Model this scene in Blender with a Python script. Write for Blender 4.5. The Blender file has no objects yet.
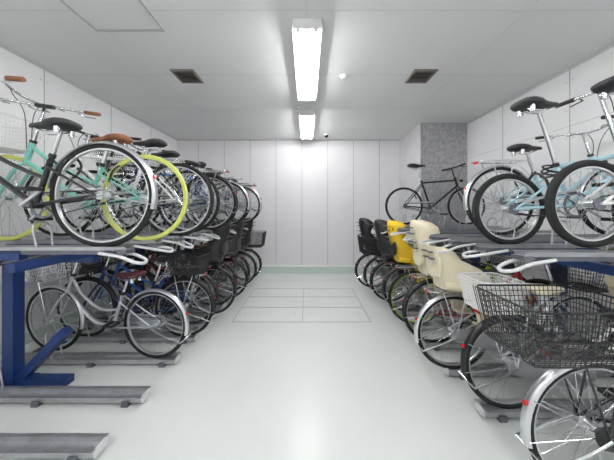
import bpy, math, random
from mathutils import Vector, Matrix
random.seed(4)
S = bpy.context.scene
COL = S.collection
try:
    S.view_settings.view_transform = 'Standard'
    S.view_settings.look = 'None'
    S.view_settings.exposure = 0.0
except Exception as e:
    print(e)
PI = math.pi
H = 3.10; CH = 1.45; WX = 3.04; BY = 5.38; FY = -2.6

# ---------------------------------------------------------------- materials
def pbr(name, col, rough=0.5, metal=0.0, noise=0.0, nscale=8.0, bump=0.0, bscale=60, emit=0, coat=0.0):
    m = bpy.data.materials.new(name); m.use_nodes = True
    nt = m.node_tree; b = nt.nodes['Principled BSDF']
    c = (col[0], col[1], col[2], 1)
    b.inputs['Base Color'].default_value = c
    b.inputs['Roughness'].default_value = rough
    b.inputs['Metallic'].default_value = metal
    if coat: b.inputs['Coat Weight'].default_value = coat
    if emit:
        b.inputs['Emission Color'].default_value = (1, 1, 1, 1)
        b.inputs['Emission Strength'].default_value = emit
    tc = nt.nodes.new('ShaderNodeTexCoord')
    if noise:
        n = nt.nodes.new('ShaderNodeTexNoise'); n.inputs['Scale'].default_value = nscale
        n.inputs['Detail'].default_value = 5
        nt.links.new(tc.outputs['Object'], n.inputs['Vector'])
        r = nt.nodes.new('ShaderNodeValToRGB')
        r.color_ramp.elements[0].position = 0.3; r.color_ramp.elements[1].position = 0.7
        r.color_ramp.elements[0].color = (c[0]*(1-noise), c[1]*(1-noise), c[2]*(1-noise), 1)
        r.color_ramp.elements[1].color = (min(1, c[0]*(1+noise*.4)), min(1, c[1]*(1+noise*.4)), min(1, c[2]*(1+noise*.4)), 1)
        nt.links.new(n.outputs['Fac'], r.inputs['Fac'])
        nt.links.new(r.outputs['Color'], b.inputs['Base Color'])
    if bump:
        n2 = nt.nodes.new('ShaderNodeTexNoise'); n2.inputs['Scale'].default_value = bscale
        nt.links.new(tc.outputs['Object'], n2.inputs['Vector'])
        bp = nt.nodes.new('ShaderNodeBump'); bp.inputs['Strength'].default_value = bump
        bp.inputs['Distance'].default_value = 0.01
        nt.links.new(n2.outputs['Fac'], bp.inputs['Height'])
        nt.links.new(bp.outputs['Normal'], b.inputs['Normal'])
    return m

M = {}
M['wall'] = pbr('wall_panel_white', (.88, .88, .885), .5, noise=.02, nscale=2, bump=.04)
M['wallback'] = pbr('wall_back_panel_white', (.84, .83, .85), .6, noise=.02, nscale=3, bump=.04)
M['ceil'] = pbr('ceiling_board', (.86, .865, .86), .75, noise=.02, nscale=2, bump=.05)
M['floor'] = pbr('floor_epoxy', (.75, .775, .76), .27, noise=.04, nscale=1.6, bump=.05, bscale=25)
M['curb'] = pbr('curb_paint', (.62, .72, .66), .45, noise=.05)
M['seam'] = pbr('seam_grey', (.42, .43, .44), .6)
M['seamlt'] = pbr('seam_light', (.58, .59, .59), .6)
M['seamvl'] = pbr('seam_pale', (.70, .71, .70), .6)
M['screw'] = pbr('screw_grey', (.5, .5, .52), .4)
M['concrete'] = pbr('pillar_concrete', (.44, .44, .45), .8, noise=.28, nscale=16, bump=.3, bscale=40)
M['concretel'] = pbr('pillar_board', (.62, .62, .63), .8, noise=.06, nscale=8)
M['blue'] = pbr('rack_blue_paint', (.010, .035, .15), .38, noise=.15, nscale=5)
M['galv'] = pbr('galvanised_steel', (.50, .51, .53), .33, .8, noise=.18, nscale=14)
M['galvd'] = pbr('dark_galvanised', (.20, .21, .24), .42, .7, noise=.2, nscale=10)
M['loop'] = pbr('loop_grey_plastic', (.68, .69, .70), .4)
M['alu'] = pbr('aluminium', (.66, .67, .69), .28, .9)
M['chrome'] = pbr('chrome', (.76, .77, .79), .18, 1.0)
M['tyre'] = pbr('tyre_rubber', (.012, .012, .013), .85, noise=.2, nscale=40)
M['black'] = pbr('black_plastic', (.015, .015, .017), .42)
M['blackp'] = pbr('black_paint', (.012, .012, .015), .22, coat=.5)
M['saddle'] = pbr('saddle_vinyl', (.022, .022, .026), .45)
M['brown'] = pbr('brown_leather', (.24, .09, .035), .5)
M['cream'] = pbr('cream_plastic', (.80, .73, .54), .4)
M['white'] = pbr('white_paint', (.82, .82, .80), .3)
M['red'] = pbr('red_reflector', (.55, .02, .02), .2)
M['maroon'] = pbr('maroon_vinyl', (.10, .018, .03), .5)
M['silver'] = pbr('silver_paint', (.55, .56, .60), .28, .5)
M['mint'] = pbr('mint_paint', (.22, .58, .50), .3, coat=.4)
M['sky'] = pbr('light_blue_paint', (.42, .66, .74), .3, coat=.4)
M['lime'] = pbr('lime_paint', (.38, .58, .03), .35)
M['yellow'] = pbr('yellow_plastic', (.85, .55, .02), .4)
M['navy'] = pbr('navy_paint', (.015, .035, .12), .25, coat=.4)
M['bluep'] = pbr('blue_paint', (.03, .14, .45), .3, coat=.4)
M['redp'] = pbr('red_paint', (.45, .03, .03), .3, coat=.4)
M['lemon'] = pbr('lemon_rim', (.62, .66, .16), .35)
M['vent'] = pbr('vent_bronze', (.22, .20, .18), .5)
M['ventd'] = pbr('vent_dark', (.04, .04, .04), .7)
M['fix'] = pbr('fixture_white', (.85, .85, .85), .4)
M['tube'] = pbr('fluorescent_tube', (1, 1, 1), .4, emit=62)

# ---------------------------------------------------------------- mesh builder
def catmull(pts, n=6, closed=False):
    P = [Vector(p) for p in pts]; out = []
    L = len(P)
    rng = range(L if closed else L-1)
    for i in rng:
        if closed:
            p0, p1, p2, p3 = P[(i-1) % L], P[i], P[(i+1) % L], P[(i+2) % L]
        else:
            p1, p2 = P[i], P[i+1]
            p0 = P[i-1] if i > 0 else p1*2-p2
            p3 = P[i+2] if i+2 < L else p2*2-p1
        for k in range(n):
            t = k/n
            out.append(.5*((2*p1)+(-p0+p2)*t+(2*p0-5*p1+4*p2-p3)*t*t+(-p0+3*p1-3*p2+p3)*t**3))
    if not closed: out.append(P[-1].copy())
    return out

class MB:
    def __init__(s): s.v = []; s.f = []; s.m = []; s.mats = []
    def mi(s, k):
        if k not in s.mats: s.mats.append(k)
        return s.mats.index(k)
    def face(s, idx, m): s.f.append(tuple(idx)); s.m.append(m)
    def rings(s, rings, mat, closed=False, caps=True, ringclosed=True):
        m = s.mi(mat); base = len(s.v); n = len(rings[0])
        for r in rings: s.v.extend([tuple(p) for p in r])
        R = len(rings)
        for i in range(R if closed else R-1):
            a = base+i*n; b = base+((i+1) % R)*n
            for j in range(n if ringclosed else n-1):
                k = (j+1) % n
                s.face((a+j, a+k, b+k, b+j), m)
        if caps and not closed and ringclosed and n > 2:
            s.face([base+j for j in range(n)][::-1], m)
            s.face([base+(R-1)*n+j for j in range(n)], m)
    def tube(s, pts, r, mat, seg=8, closed=False, caps=True):
        P = [Vector(p) for p in pts]; n = len(P)
        rs = r if isinstance(r, (list, tuple)) else [r]*n
        T = []
        for i in range(n):
            if closed: t = P[(i+1) % n]-P[i-1]
            else: t = P[min(i+1, n-1)]-P[max(i-1, 0)]
            T.append(t.normalized())
        up = Vector((0, 0, 1)) if abs(T[0].z) < .9 else Vector((1, 0, 0))
        nrm = (up-T[0]*up.dot(T[0])).normalized()
        rg = []
        for i in range(n):
            nrm = (nrm-T[i]*nrm.dot(T[i]))
            if nrm.length < 1e-5: nrm = T[i].orthogonal()
            nrm.normalize(); bn = T[i].cross(nrm)
            rg.append([P[i]+(nrm*math.cos(2*PI*j/seg)+bn*math.sin(2*PI*j/seg))*rs[i] for j in range(seg)])
        s.rings(rg, mat, closed, caps)
    def box(s, c, sz, mat, rot=None):
        m = s.mi(mat); b = len(s.v); c = Vector(c)
        for dx in (-.5, .5):
            for dy in (-.5, .5):
                for dz in (-.5, .5):
                    p = Vector((dx*sz[0], dy*sz[1], dz*sz[2]))
                    if rot is not None: p = rot @ p
                    s.v.append(tuple(c+p))
        for q in ((0, 1, 3, 2), (4, 6, 7, 5), (0, 4, 5, 1), (2, 3, 7, 6), (0, 2, 6, 4), (1, 5, 7, 3)):
            s.face([b+i for i in q], m)
    def lathe(s, c, prof, mat, n=40, a0=0, a1=2*PI, ringclosed=True):
        """revolve (r,y) profile around Y axis through c"""
        full = abs(a1-a0-2*PI) < 1e-6; c = Vector(c); rg = []
        cnt = n if full else n+1
        for i in range(cnt):
            a = a0+(a1-a0)*i/n
            rg.append([c+Vector((r*math.cos(a), y, r*math.sin(a))) for r, y in prof])
        s.rings(rg, mat, full, ringclosed, ringclosed)
    def ellipsoids(s, secs, mat, seg=12, p=1.0):
        """secs: (x,y,z,hw,hh) cross-sections perpendicular to x"""
        rg = []
        for x, y, z, hw, hh in secs:
            rg.append([Vector((x, y+hw*math.copysign(abs(math.cos(2*PI*j/seg))**p, math.cos(2*PI*j/seg)),
                               z+hh*math.copysign(abs(math.sin(2*PI*j/seg))**p, math.sin(2*PI*j/seg)))) for j in range(seg)])
        s.rings(rg, mat)
    def mesh(s, name):
        me = bpy.data.meshes.new(name); me.from_pydata(s.v, [], s.f)
        for k in s.mats: me.materials.append(M[k])
        me.polygons.foreach_set('material_index', s.m)
        me.polygons.foreach_set('use_smooth', [True]*len(s.f))
        me.validate(); me.update()
        try: me.set_sharp_from_angle(angle=math.radians(50))
        except Exception: pass
        return me
    def obj(s, name, parent=None):
        o = bpy.data.objects.new(name, s.mesh(name)); COL.objects.link(o)
        if parent: o.parent = parent
        return o

def empty(name, loc=(0, 0, 0), rot=(0, 0, 0)):
    e = bpy.data.objects.new(name, None); COL.objects.link(e)
    e.location = loc; e.rotation_euler = rot; e.empty_display_size = .1
    return e
def boxobj(name, lo, hi, mat, parent=None):
    b = MB(); b.box([(lo[i]+hi[i])/2 for i in range(3)], [hi[i]-lo[i] for i in range(3)], mat)
    return b.obj(name, parent)

# ---------------------------------------------------------------- room
floor = boxobj('floor', (-WX-.1, FY-.1, -.1), (WX+.1, BY+.1, 0), 'floor')
ceiling = boxobj('ceiling', (-WX-.1, FY-.1, H), (WX+.1, BY+.1, H+.1), 'ceil')
wl = boxobj('wall_left', (-WX-.1, FY, 0), (-WX, BY, H), 'wall')
wr = boxobj('wall_right', (WX, FY, 0), (WX+.1, BY, H), 'wall')
wb = boxobj('wall_back', (-WX-.1, BY, 0), (WX+.1, BY+.1, H), 'wallback')
wf = boxobj('wall_front', (-WX-.1, FY-.1, 0), (WX+.1, FY, H), 'wall')
PX = 2.17; PY = 4.36
p = MB(); p.box(((PX+WX)/2+.004, (PY+BY)/2, H/2), (WX-PX-.008, BY-PY, H), 'concrete')
p.box((PX-.006, (PY+.02+BY)/2, H/2), (.012, BY-PY-.02, H), 'concretel')
p.obj('concrete_pillar')

# panel seams
b = MB()
x = -WX+.5
while x < PX:
    b.box((x, BY-.0015, H/2), (.010, .003, H), 'seam'); x += .605
x = -WX+.5
while x < PX:
    for z in (.35, .75, 1.15, 1.55, 1.95, 2.35, 2.75):
        for dx in (.035, -.035): b.box((x+dx, BY-.002, z), (.010, .004, .010), 'screw')
    x += .605
b.obj('panel_joints', wb)
for side, w in ((-1, wl), (1, wr)):
    b = MB(); y = BY-.9
    while y > FY:
        if not (side > 0 and y > PY):
            b.box((side*(WX-.0015), y, H/2), (.003, .007, H), 'seam')
            for k in range(9):
                for dy in (.035, -.035):
                    b.box((side*(WX-.002), y+dy, .3+k*.33), (.004, .010, .010), 'screw')
        y -= .91
    b.box((side*(WX-.0015), (FY+BY)/2, 2.42), (.003, BY-FY, .006), 'seamlt')
    b.obj('panel_joints', w)
b = MB()
for x in (-1.82, 0, 1.82):
    b.box((x, (FY+BY)/2, H-.001), (.005, BY-FY, .002), 'seamvl')
y = BY-.75
while y > FY:
    b.box((0, y, H-.001), (2*WX, .005, .002), 'seamvl'); y -= .91
b.obj('panel_joints', ceiling)
boxobj('trim_cornice_back', (-WX, BY-.012, H-.03), (PX-.02, BY, H), 'seamlt')
boxobj('trim_cornice_left', (-WX, FY, H-.03), (-WX+.012, BY-.02, H), 'seamlt')
boxobj('trim_cornice_right', (WX-.012, FY, H-.03), (WX, PY-.01, H), 'seamlt')
# curb along back wall
b = MB(); b.box((-.435, BY-.06, .075), (2*2.6, .12, .15), 'curb'); b.box((-.435, BY-.06, .157), (5.2, .13, .014), 'white')
b.obj('baseboard_back')
boxobj('baseboard_left', (-WX, FY, 0), (-WX+.02, BY-.14, .12), 'curb')
boxobj('baseboard_right', (WX-.02, FY, 0), (WX, PY-.01, .12), 'curb')

# floor access covers
b = MB()
xs = (-.97, -.06, .83); ys = (2.98, 3.42, 3.84, 4.24)
for yy in ys: b.box(((xs[0]+xs[2])/2, yy, .0015), (xs[2]-xs[0]+.012, .013, .003), 'seam')
for xx in xs: b.box((xx, (ys[0]+ys[-1])/2, .0015), (.012, ys[-1]-ys[0], .003), 'seam')
for i in range(2):
    for j in range(3):
        for q in (.12, .88):
            b.box((xs[i]+(xs[i+1]-xs[i])*q, (ys[j]+ys[j+1])/2, .002), (.03, .010, .003), 'seamlt')
b.obj('floor_access_cover')
b = MB()
for xx in (-1.02, .88): b.box((xx, (4.3+BY-.12)/2, .001), (.007, BY-.12-4.3, .002), 'seamlt')
b.box((-.07, 4.75, .001), (1.9, .007, .002), 'seamlt')
b.obj('floor_joints', floor)

# ---------------------------------------------------------------- ceiling fittings
def fixture(y0, y1, fx=0):
    e = empty('fluorescent_ceiling_or_fill_light', (fx, (y0+y1)/2, H)); L = y1-y0
    b = MB()
    b.rings([[Vector((-.05, s, 0)), Vector((-.13, s, -.058)), Vector((-.13, s, -.066)), Vector((-.045, s, -.038)), Vector((-.035, s, -.075)),
              Vector((.035, s, -.075)), Vector((.045, s, -.038)), Vector((.13, s, -.066)), Vector((.13, s, -.058)), Vector((.05, s, 0))] for s in (-L/2, L/2)], 'fix')
    for s in (-1, 1):
        for xx in (-.08, .08): b.box((xx, s*(L/2-.02), -.07), (.035, .03, .055), 'fix')
        b.box((0, s*(L/2+.003), -.048), (.25, .006, .085), 'fix')
    b.obj('housing', e)
    for i, xx in enumerate((-.08, .08)):
        t = MB(); t.tube([(xx, -L/2+.035, -.08), (xx, L/2-.035, -.08)], .016, 'tube', 8); t.obj('tube_%d' % (i+1), e)
for a, c in ((1.98, 3.28), (3.80, 5.05), (0.0, 1.3), (-2.0, -.7)): fixture(a, c)
for fx in (-2.0, 2.0): fixture(-1.6, -.3, fx)  # unseen side pair behind the camera, added as fill to brighten the room
for sx in (-1.47, 1.40):
    b = MB(); s = .25
    for q in (-1, 1):
        b.box((sx+q*s/2, 2.83, H-.008), (.025, s+.025, .016), 'vent'); b.box((sx, 2.83+q*s/2, H-.008), (s-.025, .025, .016), 'vent')
    b.box((sx, 2.83, H-.002), (s-.03, s-.03, .004), 'ventd')
    R = Matrix.Rotation(math.radians(40), 3, 'X')
    for k in range(7): b.box((sx, 2.83-s/2+.035+k*.029, H-.012), (s-.03, .018, .003), 'vent', R)
    b.obj('ceiling_air_vent')
b = MB()
for r0, r1, z0, z1 in ((.055, .055, 0, .018), (.04, .025, .018, .04)):
    b.tube([(.45, 2.83, H-z0), (.45, 2.83, H-z1)], [r0, r1], 'fix', 20)
b.obj('smoke_detector')
b = MB(); b.tube([(-.16, 3.7, H), (-.16, 3.7, H-.012)], .035, 'fix', 16); b.tube([(-.16, 3.7, H-.012), (-.16, 3.7, H-.05)], .01, 'chrome', 8)
b.tube([(-.16, 3.7, H-.05), (-.16, 3.7, H-.056)], .022, 'chrome', 12); b.obj('ceiling_sprinkler')
b = MB(); b.tube([(.42, 5.0, H), (.42, 5.0, H-.03)], .05, 'fix', 16)
b.tube([(.42, 5.0, H-.03), (.42, 5.0, H-.05), (.42, 5.0, H-.07), (.42, 5.0, H-.08)], [.045, .042, .028, .008], 'black', 16); b.obj('security_dome_camera')
b = MB(); cx, cy = -1.62, 1.80; s = .62
for q in (-1, 1):
    b.box((cx+q*s/2, cy, H-.004), (.02, s+.02, .008), 'seamlt'); b.box((cx, cy+q*s/2, H-.004), (s-.02, .02, .008), 'seamlt')
b.box((cx, cy, H-.002), (s-.03, s-.03, .004), 'ceil'); b.box((cx, cy-.22, H-.006), (.05, .02, .006), 'galv'); b.obj('ceiling_access_hatch')

# ---------------------------------------------------------------- bicycle parts
wheel_cache = {}
def wheel_mesh(R, rim='alu', tyre='tyre', tw=.019, spokes=32):
    key = (R, rim, tyre, tw)
    if key in wheel_cache: return wheel_cache[key]
    b = MB()
    rc = R-tw
    b.lathe((0, 0, 0), [(rc+tw*math.cos(a), tw*math.sin(a)) for a in [i*PI/4 for i in range(8)]], tyre, 56)
    r1 = rc-tw*.75
    b.lathe((0, 0, 0), [(r1+.006, .011), (r1+.006, -.011), (r1-.010, -.009), (r1-.013, 0), (r1-.010, .009)], rim, 56)
    b.tube([(0, -.05, 0), (0, -.032, 0), (0, -.03, 0), (0, .03, 0), (0, .032, 0), (0, .05, 0)], [.008, .008, .02, .02, .008, .008], 'alu', 12)
    for sgn in (-1, 1):
        b.tube([(0, sgn*.026, 0), (0, sgn*.031, 0)], .028, 'alu', 14)
    for i in range(spokes):
        a = 2*PI*i/spokes; sg = 1 if i % 2 else -1; off = .9 if (i//2) % 2 else -.9
        h = Vector((.024*math.cos(a+off), sg*.028, .024*math.sin(a+off)))
        r = Vector(((r1-.010)*math.cos(a), 0, (r1-.010)*math.sin(a)))
        b.tube([h, r], .0012, 'chrome', 3, caps=False)
    wheel_cache[key] = b.mesh('wheel'); return wheel_cache[key]

def fender(b, c, R, mat, a0, a1):
    Rf = R+.012
    prof = [(Rf-.018, -.023), (Rf-.004, -.018), (Rf+.003, 0), (Rf-.004, .018), (Rf-.018, .023), (Rf-.014, .020), (Rf, 0), (Rf-.014, -.020)]
    b.lathe(c, prof, mat, 26, math.radians(a0), math.radians(a1))

def basket(b, x0, x1, z0, z1, w0, w1, mat, nx=7, nz=6, r=.0022, solid=False):
    """tapered wire basket; bottom (z0) half-width w0, top w1; top flares in x too"""
    fl = .035
    def ring(t):
        z = z0+(z1-z0)*t; xa = x0-fl*t; xb = x1+fl*t; w = w0+(w1-w0)*t
        return xa, xb, w, z
    for k in range(nz+1):
        t = k/nz; xa, xb, w, z = ring(t); rr = .005 if k == nz else (.004 if k == 0 else r)
        c = .03
        b.tube([(xa+c, -w, z), (xb-c, -w, z), (xb, -w+c, z), (xb, w-c, z), (xb-c, w, z), (xa+c, w, z), (xa, w-c, z), (xa, -w+c, z)], rr, mat, 5 if rr > r else 4, closed=True)
    a = ring(0); c = ring(1)
    n1 = nx*2; n2 = nx*2
    for i in range(n1+1):
        t = i/n1
        xa = a[0]+(a[1]-a[0])*t; xc = c[0]+(c[1]-c[0])*t
        b.tube([(xc, -c[2], c[3]), (xa, -a[2], a[3]), (xa, a[2], a[3]), (xc, c[2], c[3])], r, mat, 4, caps=False)
    for i in range(n2+1):
        t = i/n2*2-1
        b.tube([(c[0], c[2]*t, c[3]), (a[0], a[2]*t, a[3]), (a[1], a[2]*t, a[3]), (c[1], c[2]*t, c[3])], r, mat, 4, caps=False)

def child_seat(mat, pad='black', s=1.0, tall=True):
    b = MB()
    rows = [(0, .12, .25, -.08), (.07, .15, .28, -.10), (.17, .165, .27, -.12), (.25, .16, .22, -.135), (.33, .145, .13, -.15), (.42, .135, .10, -.165)]
    if tall: rows += [(.50, .135, .13, -.18), (.58, .148, .16, -.19), (.66, .14, .15, -.195), (.72, .11, .10, -.19), (.745, .06, .04, -.17)]
    else: rows += [(.46, .10, .05, -.165)]
    def row(z, W, D, xb, inn):
        out = []
        for k in range(17):
            a = math.radians(-100+200*k/16)
            w = W-inn; d = D
            out.append(Vector(((xb+inn+d*(1-math.cos(a)))*s, w*math.sin(a)*s, z*s)))
        return out
    R = []
    for q in rows:
        o = row(*q, 0); i = row(*q, .018)
        R.append(o+i[::-1])
    b.rings(R, mat)
    b.ellipsoids([(x*s, 0, z*s, w*s, h*s) for x, z, w, h in ((-.08, .05, .10, .05), (.0, .05, .145, .055), (.12, .05, .145, .055), (.2, .055, .13, .045), (.23, .06, .10, .03))], mat, 16, .6)
    b.ellipsoids([(x*s, 0, z*s, w*s, h*s) for x, z, w, h in ((-.145, .28, .05, .08), (-.135, .27, .10, .15), (-.115, .26, .105, .15), (-.10, .25, .06, .1))], pad, 14, .7)
    if tall:
        b.ellipsoids([(x*s, 0, z*s, w*s, h*s) for x, z, w, h in ((-.175, .6, .05, .05), (-.155, .6, .10, .075), (-.13, .6, .08, .05))], pad, 14, .7)
    for zz in ((.36, .44, .56, .64) if tall else (.33, .40)):
        xb = -.152-.05*(zz-.33)/.3
        for sg in (-1, 1): b.box(((xb-.012)*s, sg*.045*s, zz*s), (.03*s, .05*s, .012*s), 'galvd')
    for sg in (-1, 1):
        rg = []
        for x, z, hx in ((.10, .08, .075), (.13, -.05, .065), (.16, -.2, .055), (.18, -.30, .06), (.19, -.33, .065)):
            y = sg*(.155 if z > 0 else .17)
            rg.append([Vector(((x-hx)*s, (y-.012)*s, z*s)), Vector(((x+hx)*s, (y-.012)*s, z*s)), Vector(((x+hx)*s, (y+.014)*s, z*s)), Vector(((x-hx)*s, (y+.014)*s, z*s))])
        b.rings(rg, mat)
        b.box((.2*s, sg*.135*s, -.33*s), (.15*s, .10*s, .018*s), mat)
    b.tube(catmull([(.12*s, -.155*s, .2*s), (.26*s, -.12*s, .24*s), (.29*s, 0, .25*s), (.26*s, .12*s, .24*s), (.12*s, .155*s, .2*s)], 5), .011*s, 'black', 8)
    for sg in (-1, 1):
        b.tube(catmull([(-.13*s, sg*.05*s, .45*s), (-.07*s, sg*.055*s, .3*s), (.03*s, sg*.03*s, .13*s)], 4), .009*s, 'black', 5)
    return b

def bicycle(name, loc, ang, kind='city', frame='silver', R=.335, fen='alu', rim='alu', tyre='tyre', sad='saddle', grip='black',
            bar='swept', carrier=True, fbasket=None, rbasket=None, rseat=None, fseat=None, lean=0, saddle_z=.86, chain='alu', pad='black', tw=.019, barz=None, sdx=0, talls=True, lock=None, rbx=(-.34, .10), rbw=(.17, .21), rbh=.28):
    root = empty(name, loc, (math.radians(lean), 0, math.radians(ang)))
    wbse = 1.08 if R > .3 else .98
    if kind == 'diamond': wbse = 1.03
    BB = Vector((.44, 0, .275)); ra = Vector((0, 0, R))
    st = Vector((.33, 0, .60)) if kind != 'diamond' else Vector((.29, 0, .72))
    if kind == 'mini': st = Vector((.33, 0, .56)); BB = Vector((.42, 0, .28))
    fa = Vector((wbse, 0, R))
    hb = Vector((wbse-.15, 0, R+.27 if R > .3 else .50)); ht = Vector((wbse-.205, 0, hb.z+.16))
    if kind == 'diamond': hb = Vector((wbse-.14, 0, .63)); ht = Vector((wbse-.185, 0, .76))
    b = MB()
    d = (st-BB).normalized()
    b.tube([BB, st], .0155, frame, 10); b.tube([BB-Vector((0, .035, 0)), BB+Vector((0, .035, 0))], .021, frame, 12)
    b.tube([hb, ht], .019, frame, 12)
    if kind == 'city':
        b.tube(catmull([hb+Vector((-.005, 0, .02)), (.80, 0, .46), (.64, 0, .315), BB], 6), .017, frame, 10)
        m = BB+(st-BB)*.5
        b.tube(catmull([ht+Vector((.006, 0, -.03)), (.76, 0, .56), (.58, 0, .44), m], 6), .0135, frame, 10)
    elif kind == 'diamond':
        b.tube([hb+Vector((-.005, 0, .02)), BB], .0175, frame, 10); b.tube([ht+Vector((.005, 0, -.025)), st-d*.03], .0145, frame, 10)
    elif kind == 'loop':
        b.tube([hb+Vector((-.005, 0, .02)), BB], .017, frame, 10)
        b.tube(catmull([ht+Vector((.006, 0, -.03)), (.70, 0, .60), (.5, 0, .50), BB+(st-BB)*.55], 6), .014, frame, 10)
    else:
        b.tube(catmull([hb+Vector((-.005, 0, .03)), (.62, 0, .40), BB], 5), .022, frame, 10)
        b.tube([ht+Vector((.005, 0, -.03)), st-d*.02], .016, frame, 10)
    for sg in (-1, 1):
        y = sg*.058
        b.tube([BB+Vector((0, sg*.02, 0)), (.30, y*.75, BB.z+(R-BB.z)*.3), ra+Vector((0, y, 0))], .009, frame, 8)
        b.tube([st-d*.03+Vector((0, sg*.014, 0)), st-d*.06+Vector((-.03, y*.8, -.02)), ra+Vector((0, y, 0))], .0075, frame, 8)
        b.tube(catmull([hb+Vector((.003, 0, -.005)), hb+Vector((.008, sg*.045, -.03)), (fa.x-.055, sg*.05, (hb.z+R)/2-.02), fa+Vector((0, sg*.055, 0))], 5), .0115, frame, 8)
    b.tube([hb+Vector((.003, 0, -.01)), hb], .02, 'chrome', 10)
    b.obj('frame', root)
    for nm, c in (('rear_wheel', ra), ('front_wheel', fa)):
        w = bpy.data.objects.new(nm, wheel_mesh(R, rim, tyre, tw)); COL.objects.link(w); w.parent = root; w.location = c
        w.rotation_euler = (0, random.random()*3, 0)
    b = MB()
    if fen:
        fender(b, ra, R, fen, 8 if kind != 'mini' else 30, 195)
        b_ = MB(); fender(b_, (0, 0, 0), R, fen, 25, 195)
        o0 = len(b.v)
        for v in b_.v: b.v.append((fa.x+v[0], v[1], fa.z+v[2]))
        mm = b.mi(fen)
        for f in b_.f: b.face([i+o0 for i in f], mm)
        for sg in (-1, 1):
            for a in (155, 190):
                aa = math.radians(a)
                b.tube([ra+Vector((0, sg*.055, 0)), ra+Vector((R*math.cos(aa)*1.02, sg*.022, R*math.sin(aa)*1.02))], .0025, 'chrome', 5)
            aa = math.radians(190)
            b.tube([fa+Vector((0, sg*.055, 0)), fa+Vector((R*math.cos(aa)*1.02, sg*.022, R*math.sin(aa)*1.02))], .0025, 'chrome', 5)
        aa = math.radians(160)
        b.tube([ra+Vector(((R+.014)*math.cos(aa), 0, (R+.014)*math.sin(aa))), ra+Vector(((R+.024)*math.cos(aa), 0, (R+.024)*math.sin(aa)))], .012, 'red', 12)
    cz = 2*R+.045
    if carrier:
        cm = 'chrome' if frame != 'blackp' else 'blackp'
        for y in (-.055, 0, .055):
            b.tube([(-.19, y, cz), (.22, y, cz)], .0045, cm, 6)
        b.tube(catmull([(.22, -.065, cz), (-.19, -.065, cz), (-.22, 0, cz), (-.19, .065, cz), (.22, .065, cz)], 4), .0055, cm, 6)
        for xx in (-.12, .02, .15): b.tube([(xx, -.065, cz), (xx, .065, cz)], .0045, cm, 6)
        for sg in (-1, 1):
            b.tube([(-.12, sg*.065, cz), (0, sg*.066, R+.01)], .005, cm, 6); b.tube([(.08, sg*.065, cz), (0, sg*.066, R+.01)], .005, cm, 6)
            b.tube([(.22, sg*.055, cz), (st.x-.01, sg*.016, min(st.z-.03, cz))], .005, cm, 6)
        b.box((-.225, 0, cz-.01), (.010, .05, .022), 'red')
    if kind == 'city':
        for sg in (-1, 1): b.tube(catmull([ra+Vector((0, sg*.075, 0)), (-.14, sg*.085, R-.06), (-.30, sg*.08, R-.12)], 4), .007, 'chrome', 6)
        b.tube([(-.30, -.08, R-.12), (-.30, .08, R-.12)], .007, 'chrome', 6)
    else:
        b.tube([(.06, .07, R-.02), (.34, .085, R-.06)], .008, 'black', 6)
    b.tube(catmull([(.235, -.05, R+.12), (.20, -.06, R+.2), (.19, 0, R+.25), (.20, .06, R+.2), (.235, .05, R+.12)], 3), .008, 'black', 6)
    b.obj('fenders_and_carrier', root)
    b = MB(); yc = -.045
    b.lathe((BB.x, yc, BB.z), [(.088, -.0015), (.088, .0015), (.07, .0015), (.07, -.0015)], 'galvd', 30)
    for k in range(5):
        a = 2*PI*k/5; b.tube([(BB.x, yc, BB.z), (BB.x+.075*math.cos(a), yc, BB.z+.075*math.sin(a))], .006, 'galvd', 4)
    b.tube([(0, yc-.002, R), (0, yc+.002, R)], .035, 'galvd', 16)
    b.tube([(0, yc, R+.035), (BB.x, yc, BB.z+.088)], .004, 'black', 4); b.tube([(0, yc, R-.035), (BB.x, yc, BB.z-.088)], .004, 'black', 4)
    if chain:
        n = 10; out = []
        for k in range(n+1):
            a = -PI/2+PI*k/n; out.append((BB.x+.105*math.cos(a), BB.z+.105*math.sin(a)))
        for k in range(n+1):
            a = PI/2+PI*k/n; out.append((0+.055*math.cos(a), R+.055*math.sin(a)))
        if kind == 'city':
            b.rings([[Vector((x, yc-.02, z)) for x, z in out], [Vector((x, yc-.012, z)) for x, z in out]], chain)
        else:
            b.tube([(.05, yc-.012, R+.05), (BB.x-.02, yc-.012, BB.z+.10)], .010, chain, 6)
    for sg, a in ((-1, math.radians(-35)), (1, math.radians(145))):
        e = BB+Vector((.165*math.cos(a), sg*.085, .165*math.sin(a)))
        b.tube([BB+Vector((0, sg*.04, 0)), BB+Vector((0, sg*.075, 0))], .010, 'alu', 8)
        b.tube([BB+Vector((0, sg*.075, 0)), e], [.012, .009], 'alu', 8)
        b.tube([e, e+Vector((0, sg*.10, 0))], .006, 'alu', 6)
        for q in (-.035, .035): b.box(e+Vector((q, sg*.06, 0)), (.018, .085, .022), 'black')
        b.box(e+Vector((0, sg*.10, 0)), (.075, .010, .018), 'black'); b.box(e+Vector((0, sg*.02, 0)), (.075, .010, .018), 'black')
    b.obj('crank_and_chain', root)
    b = MB(); top = BB+d*((saddle_z-.05-BB.z)/d.z)
    b.tube([st-d*.02, top], .0125, 'chrome', 10); b.tube([st-d*.015, st+d*.012], .019, 'black', 10)
    sx = top.x+sdx; sz = saddle_z
    b.ellipsoids([(sx-.145, 0, sz+.008, .03, .010), (sx-.135, 0, sz+.006, .075, .022), (sx-.10, 0, sz, .092, .030), (sx-.05, 0, sz-.004, .085, .029), (sx, 0, sz-.006, .055, .024), (sx+.06, 0, sz-.006, .030, .020), (sx+.115, 0, sz-.006, .022, .016), (sx+.135, 0, sz-.01, .01, .008)], sad, 16, .8)
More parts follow.
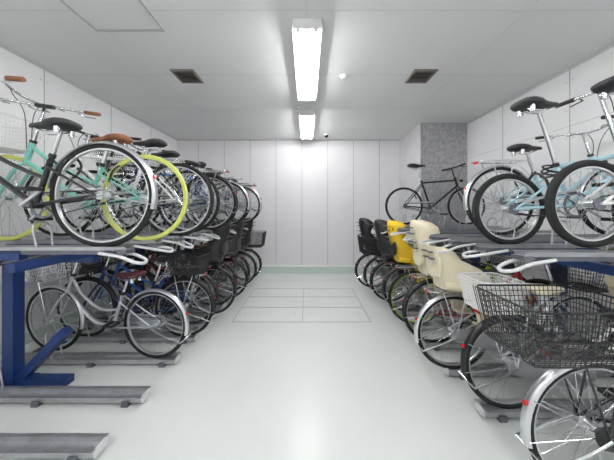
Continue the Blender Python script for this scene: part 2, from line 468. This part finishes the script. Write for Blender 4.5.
    for sg in (-1, 1):
        b.tube([(sx-.10, sg*.03, sz-.045), (sx+.03, sg*.022, sz-.05), (sx+.10, sg*.01, sz-.02)], .004, 'chrome', 5)
        if kind != 'diamond':
            b.tube([(sx-.085, sg*.045, sz-.01), (sx-.085, sg*.045, sz-.065)], .016, 'chrome', 8)
    b.tube([(sx-.06, 0, sz-.05), (sx+.02, 0, sz-.05)], .018, 'chrome', 8)
    if lock:
        # looped cable lock hung round the seat tube / stays
        c0 = BB+d*((st.z-.06-BB.z)/d.z)
        for k in range(3):
            a0 = .35*k
            pts = [c0+Vector((-.02+.075*math.cos(t*PI/8+a0), (.05+.012*k)*math.sin(t*PI/8+a0), .03+.035*math.sin(t*PI/8+a0*3)-.012*k)) for t in range(16)]
            b.tube(pts, .007, lock, 6, closed=True)
    b.obj('saddle', root)
    b = MB(); hd = (ht-hb).normalized()
    bz = .97 if bar == 'swept' else (.93 if kind == 'diamond' else 1.08)
    if barz: bz = barz
    hc = hb+hd*((bz-hb.z)/hd.z); f = .04
    b.tube([ht-hd*.01, hc, hc+Vector((f, 0, .01))], .012, 'chrome' if frame != 'blackp' else 'black', 8)
    b.tube([ht, ht+hd*.02], .022, 'black', 10)
    hc = hc+Vector((f, 0, .012))
    gripm = grip
    if bar == 'swept':
        for sg in (-1, 1):
            pts = catmull([hc, hc+Vector((.03, sg*.09, .02)), hc+Vector((.01, sg*.20, .05)), hc+Vector((-.08, sg*.265, .05)), hc+Vector((-.17, sg*.275, .04))], 5)
            b.tube(pts, .011, 'chrome', 8)
            b.tube([hc+Vector((-.09, sg*.268, .05)), hc+Vector((-.21, sg*.28, .036))], .0165, gripm, 10)
            b.tube([hc+Vector((-.05, sg*.245, .035)), hc+Vector((-.06, sg*.285, .02)), hc+Vector((-.16, sg*.30, .005))], .005, 'chrome', 6)
    else:
        b.tube([hc+Vector((-.02, -.27, .005)), hc+Vector((0, -.05, 0)), hc+Vector((0, .05, 0)), hc+Vector((-.02, .27, .005))], .0115, 'black' if kind == 'diamond' else 'chrome', 8)
        for sg in (-1, 1):
            b.tube([hc+Vector((-.012, sg*.17, .003)), hc+Vector((-.02, sg*.29, .005))], .0165, gripm, 10)
            b.tube([hc+Vector((0, sg*.15, 0)), hc+Vector((.04, sg*.16, -.01)), hc+Vector((.045, sg*.25, -.02))], .005, 'black', 6)
    for sg in (-1, 1):
        b.tube(catmull([hc+Vector((.0, sg*.18, .02)), hc+Vector((.09, sg*.10, .03)), hc+Vector((.09, sg*.03, -.08)), ht+Vector((.03, sg*.015, -.05))], 5), .0028, 'black', 5)
    if not (fbasket):
        b.tube([hb+Vector((.035, 0, .10)), hb+Vector((.075, 0, .10))], [.018, .026], 'black', 10); b.tube([hb+Vector((.075, 0, .10)), hb+Vector((.08, 0, .10))], .024, 'white', 10)
    b.tube([hc+Vector((0, -.12, .018)), hc+Vector((0, -.12, .03)), hc+Vector((0, -.12, .038))], [.02, .018, .006], 'chrome', 10)
    b.obj('handlebar', root)
    if fbasket:
        b = MB(); basket(b, wbse-.09, wbse+.17, .72, .95, .13, .18, fbasket, 7, 7)
        for sg in (-1, 1): b.tube([fa+Vector((0, sg*.065, 0)), (wbse+.06, sg*.09, .72)], .005, 'chrome', 6)
        b.obj('front_basket', root)
    if rbasket:
        b = MB(); basket(b, rbx[0], rbx[1], cz+.012, cz+.012+rbh, rbw[0], rbw[1], rbasket, 11, 9, r=.0024)
        b.obj('rear_basket', root)
    if rseat:
        o = child_seat(rseat, pad, 1, talls).obj('rear_child_seat', root); o.location = (-.03, 0, cz+.02)
        o.scale = (1.12, 1.0, .76 if talls else .8)
    if fseat:
        o = child_seat(fseat, pad, .8, tall=False).obj('front_child_seat', root); o.location = (wbse-.22, 0, .84)
    return root

ZL = .055; ZU = 1.205
def place(side, d, xr, z, yaw=0, rev=False, **k):
    """rear axle at |x|=xr (distance from room centre), bike pointing to the wall; rev = nose to the aisle"""
    ang = (180 if side < 0 else 0)+yaw
    x = side*xr
    if rev:
        ang += 180; x = side*(xr+1.08)
    name = {'diamond': 'sport_bicycle', 'mini': 'compact_bicycle'}.get(k.get('kind', 'city'), 'city_bicycle')
    return bicycle(name, (x, d, z), ang, **k)

# ---- upper left
place(-1, 1.50, 1.33, ZU, frame='blackp', kind='loop', fen='alu', saddle_z=.80, rim='alu', R=.34, carrier=False, sdx=.06, barz=.99)
place(-1, 1.80, 1.27, ZU, kind='loop', frame='mint', R=.34, rim='lemon', tyre='lemon', fen=None, carrier=False, grip='brown', sad='brown', saddle_z=.80, tw=.013, fbasket='white', barz=1.06)
place(-1, 2.12, 1.20, ZU, kind='diamond', frame='white', R=.34, fen=None, carrier=False, bar='flat', saddle_z=.86, grip='brown', yaw=1.5)
place(-1, 2.45, 1.26, ZU, kind='diamond', frame='blackp', fen=None, carrier=False, bar='flat', saddle_z=.84)
place(-1, 2.78, 1.18, ZU, kind='city', frame='navy', fen='black', fbasket='black', saddle_z=.80, yaw=-1.5)
place(-1, 3.10, 1.26, ZU, kind='diamond', frame='bluep', fen=None, carrier=False, bar='flat', saddle_z=.86)
place(-1, 3.42, 1.20, ZU, kind='city', frame='white', fen='alu', fbasket='chrome', saddle_z=.80)
place(-1, 3.75, 1.26, ZU, kind='diamond', frame='blackp', fen=None, carrier=False, bar='flat', saddle_z=.86, yaw=2)
place(-1, 4.10, 1.16, ZU, kind='city', frame='silver', fen='alu', saddle_z=.80)
place(-1, 4.45, 1.22, ZU, kind='city', frame='blackp', fen='black', saddle_z=.80, fbasket='black')
# ---- lower left
place(-1, 2.17, 1.43, ZL, yaw=-6, frame='silver', sad='maroon', fen='alu', R=.32, fbasket='chrome', saddle_z=.78, carrier=False, chain='alu')
place(-1, 2.54, 1.35, ZL, frame='navy', fen='black', R=.325, fbasket='black', rbasket='black', chain='black', rbx=(-.20, .08), rbh=.2, rbw=(.12, .15))
place(-1, 2.82, 1.42, ZL, frame='bluep', fen='black', kind='loop', R=.33, fbasket='black', carrier=True)
place(-1, 3.08, 1.27, ZL, frame='blackp', fen='black', kind='loop', rseat='black', R=.32)
place(-1, 3.36, 1.36, ZL, frame='redp', fen='black', fbasket='black', sad='brown', chain='black')
place(-1, 3.64, 1.25, ZL, frame='blackp', fen='black', R=.31, rseat='black', fbasket='black')
place(-1, 3.94, 1.32, ZL, frame='navy', fen='black', kind='loop', fbasket='black')
place(-1, 4.24, 1.24, ZL, frame='blackp', fen='black', kind='loop', rseat='black', R=.31)
place(-1, 4.58, 1.22, ZL, frame='navy', fen='black', rbasket='black', R=.31)
# ---- lower right
place(1, 1.13, 1.40, ZL, frame='blackp', fen='alu', rbasket='black', R=.33, rbx=(-.42, .06), rbw=(.14, .18), rbh=.25, chain='black')
place(1, 1.62, 1.42, ZL, frame='white', fen='black', R=.325, rbasket='white', rbx=(-.24, -.02), rbw=(.10, .13), rbh=.21, fseat='cream', pad='cream', sad='cream', saddle_z=.84, yaw=1)
place(1, 2.02, 1.28, ZL, frame='silver', fen='alu', R=.325, rseat='cream', pad='cream', talls=False, fbasket='black')
place(1, 2.42, 1.34, ZL, frame='redp', fen='black', kind='loop', R=.33, fbasket='white', rseat='cream', pad='cream')
place(1, 2.80, 1.32, ZL, frame='lime', fen=None, rim='lime', R=.33, carrier=True, fbasket='black', yaw=-1.5)
place(1, 3.18, 1.36, ZL, frame='blackp', fen='black', R=.31, rseat='yellow')
place(1, 3.52, 1.28, ZL, frame='navy', fen='black', R=.31, rseat='black')
place(1, 3.84, 1.26, ZL, frame='blackp', fen='black', R=.31, fbasket='black', rbasket='black')
place(1, 4.14, 1.18, ZL, frame='blackp', fen='black', R=.31, rseat='black')
# ---- upper right
place(1, 1.60, 1.40, ZU, kind='mini', frame='sky', R=.25, fen=None, carrier=False, bar='flat', saddle_z=.98, tw=.022, lock='black')
place(1, 1.30, 1.60, ZU+.03, kind='mini', frame='white', R=.25, fen=None, carrier=False, bar='flat', saddle_z=.93, tw=.022)
place(1, 2.20, 1.84, ZU, kind='loop', frame='sky', fen='alu', R=.33, carrier=True, saddle_z=.84)
place(1, 3.80, 1.60, ZU, kind='diamond', frame='blackp', fen=None, carrier=False, bar='flat', saddle_z=.98, R=.31)

# ---------------------------------------------------------------- two-tier racks
def rack(side, posts, up, low, xa_up, xa_low):
    e = empty('two_tier_bicycle_rack'); s = side
    b = MB()
    y0, y1 = min(up)-.12, 4.75
    if s > 0: y1 = 4.25
    for px in (1.78, 2.45):
        b.box((s*px, (y0+y1)/2, 1.10), (.055, y1-y0, .055), 'blue')
    for y in posts:
        b.box((s*2.45, y, .545), (.09, .08, 1.09), 'blue')
        b.box((s*2.40, y, .03), (.84, .075, .06), 'blue')
        b.box((s*2.11, y, 1.045), (.70, .05, .055), 'blue')
        L = math.hypot(.40, .42); R = Matrix.Rotation(s*math.atan2(.42, .40), 3, 'Y')
        b.box((s*2.20, y, .24), (L, .065, .065), 'blue', R)
        b.box((s*2.45, y, .012), (.2, .2, .02), 'blue')
    for y in up:
        b.box((s*2.3, y, 1.15), (.9, .045, .045), 'blue')
    b.obj('posts_and_beams', e)
    b = MB()
    for i, y in enumerate(up):
        xa = xa_up; xb = 2.86; xc = s*(xa+xb)/2; L = xb-xa; z = ZU-.012
        b.box((xc, y, z), (L, .056, .005), 'galv')
        for q in (-1, 1):
            b.box((xc, y+q*.030, z+.010), (L, .004, .024), 'galv')
            b.box((xc, y+q*.037, z+.021), (L, .012, .004), 'galv')
        b.box((s*1.55, y, z-.018), (.6, .03, .026), 'galvd')
        b.tube(catmull([(s*(xa+.55), y-.045, z+.02), (s*(xa+.57), y-.05, z+.15), (s*(xa+.58), y, z+.18), (s*(xa+.57), y+.05, z+.15), (s*(xa+.55), y+.045, z+.02)], 4), .006, 'galv', 6)
        b.tube([(s*1.72, y+.05, z-.03), (s*2.15, y+.05, z-.12)], .012, 'galvd', 8)
        b.tube([(s*2.05, y+.05, z-.10), (s*2.35, y+.05, z-.16)], .018, 'black', 8)
    b.obj('upper_trays', e)
    b = MB()
    for i, y in enumerate(up):
        z = ZU-.02; xa = xa_up; dz = .02*(i % 2)
        b.tube(catmull([(s*(xa+.16), y-.04, z-.01), (s*(xa+.02), y-.052, z-.03), (s*(xa-.07), y-.048, z-.065+dz), (s*(xa-.10), y, z-.08+dz), (s*(xa-.07), y+.048, z-.065+dz), (s*(xa+.02), y+.052, z-.03), (s*(xa+.16), y+.04, z-.01)], 5), .0105, 'loop', 8)
        b.box((s*(xa+.02), y, z-.003), (.06, .08, .025), 'galvd')
    b.obj('pull_handles', e)
    b = MB()
    for i, y in enumerate(low):
        xa = xa_low; xb = 2.86; xc = s*(xa+xb)/2; L = xb-xa; z = .042
        b.box((xc, y, z), (L, .070, .006), 'galv')
        for q in (-1, 1):
            b.box((xc, y+q*.037, z+.006), (L, .005, .05), 'galv')
            b.box((xc, y+q*.048, z+.03), (L, .022, .004), 'galv')
        for q in (xa+.12, xb-.2, 2.0): b.box((s*q, y, .02), (.05, .11, .038), 'galvd')
        b.box((s*(xa+.0), y, z+.006), (.012, .08, .05), 'loop')
        b.tube(catmull([(s*(xb-.5), y-.045, z+.03), (s*(xb-.45), y-.05, z+.22), (s*(xb-.43), y, z+.27), (s*(xb-.45), y+.05, z+.22), (s*(xb-.5), y+.045, z+.03)], 4), .007, 'galv', 6)
    b.box((s*2.75, (min(low)+max(low))/2, .010), (.06, max(low)-min(low)+.2, .018), 'galvd')
    b.obj('floor_rails', e)
rack(-1, (1.92, 3.36, 4.74), (1.50, 1.80, 2.12, 2.45, 2.78, 3.10, 3.42, 3.75, 4.10, 4.45), (1.36, 1.74, 2.17, 2.54, 2.82, 3.08, 3.36, 3.64, 3.94, 4.24, 4.58), 1.16, 1.22)
rack(1, (.75, 2.24, 3.35), (1.30, 1.60, 1.90, 2.20, 2.60, 3.0, 3.4, 3.80, 4.15), (1.13, 1.62, 2.02, 2.42, 2.80, 3.18, 3.52, 3.84, 4.14), 1.20, 1.22)

# ---------------------------------------------------------------- world + camera
w = bpy.data.worlds.new('World'); S.world = w; w.use_nodes = True
w.node_tree.nodes['Background'].inputs[0].default_value = (.8, .85, .9, 1); w.node_tree.nodes['Background'].inputs[1].default_value = .3
cam = bpy.data.cameras.new('camera'); co = bpy.data.objects.new('camera', cam); COL.objects.link(co)
co.location = (0, 0, CH); co.rotation_euler = (PI/2, 0, 0)
cam.sensor_width = 36; cam.sensor_fit = 'HORIZONTAL'; cam.lens = 230/614*36
cam.shift_y = -20/614; cam.clip_start = .02
S.camera = co
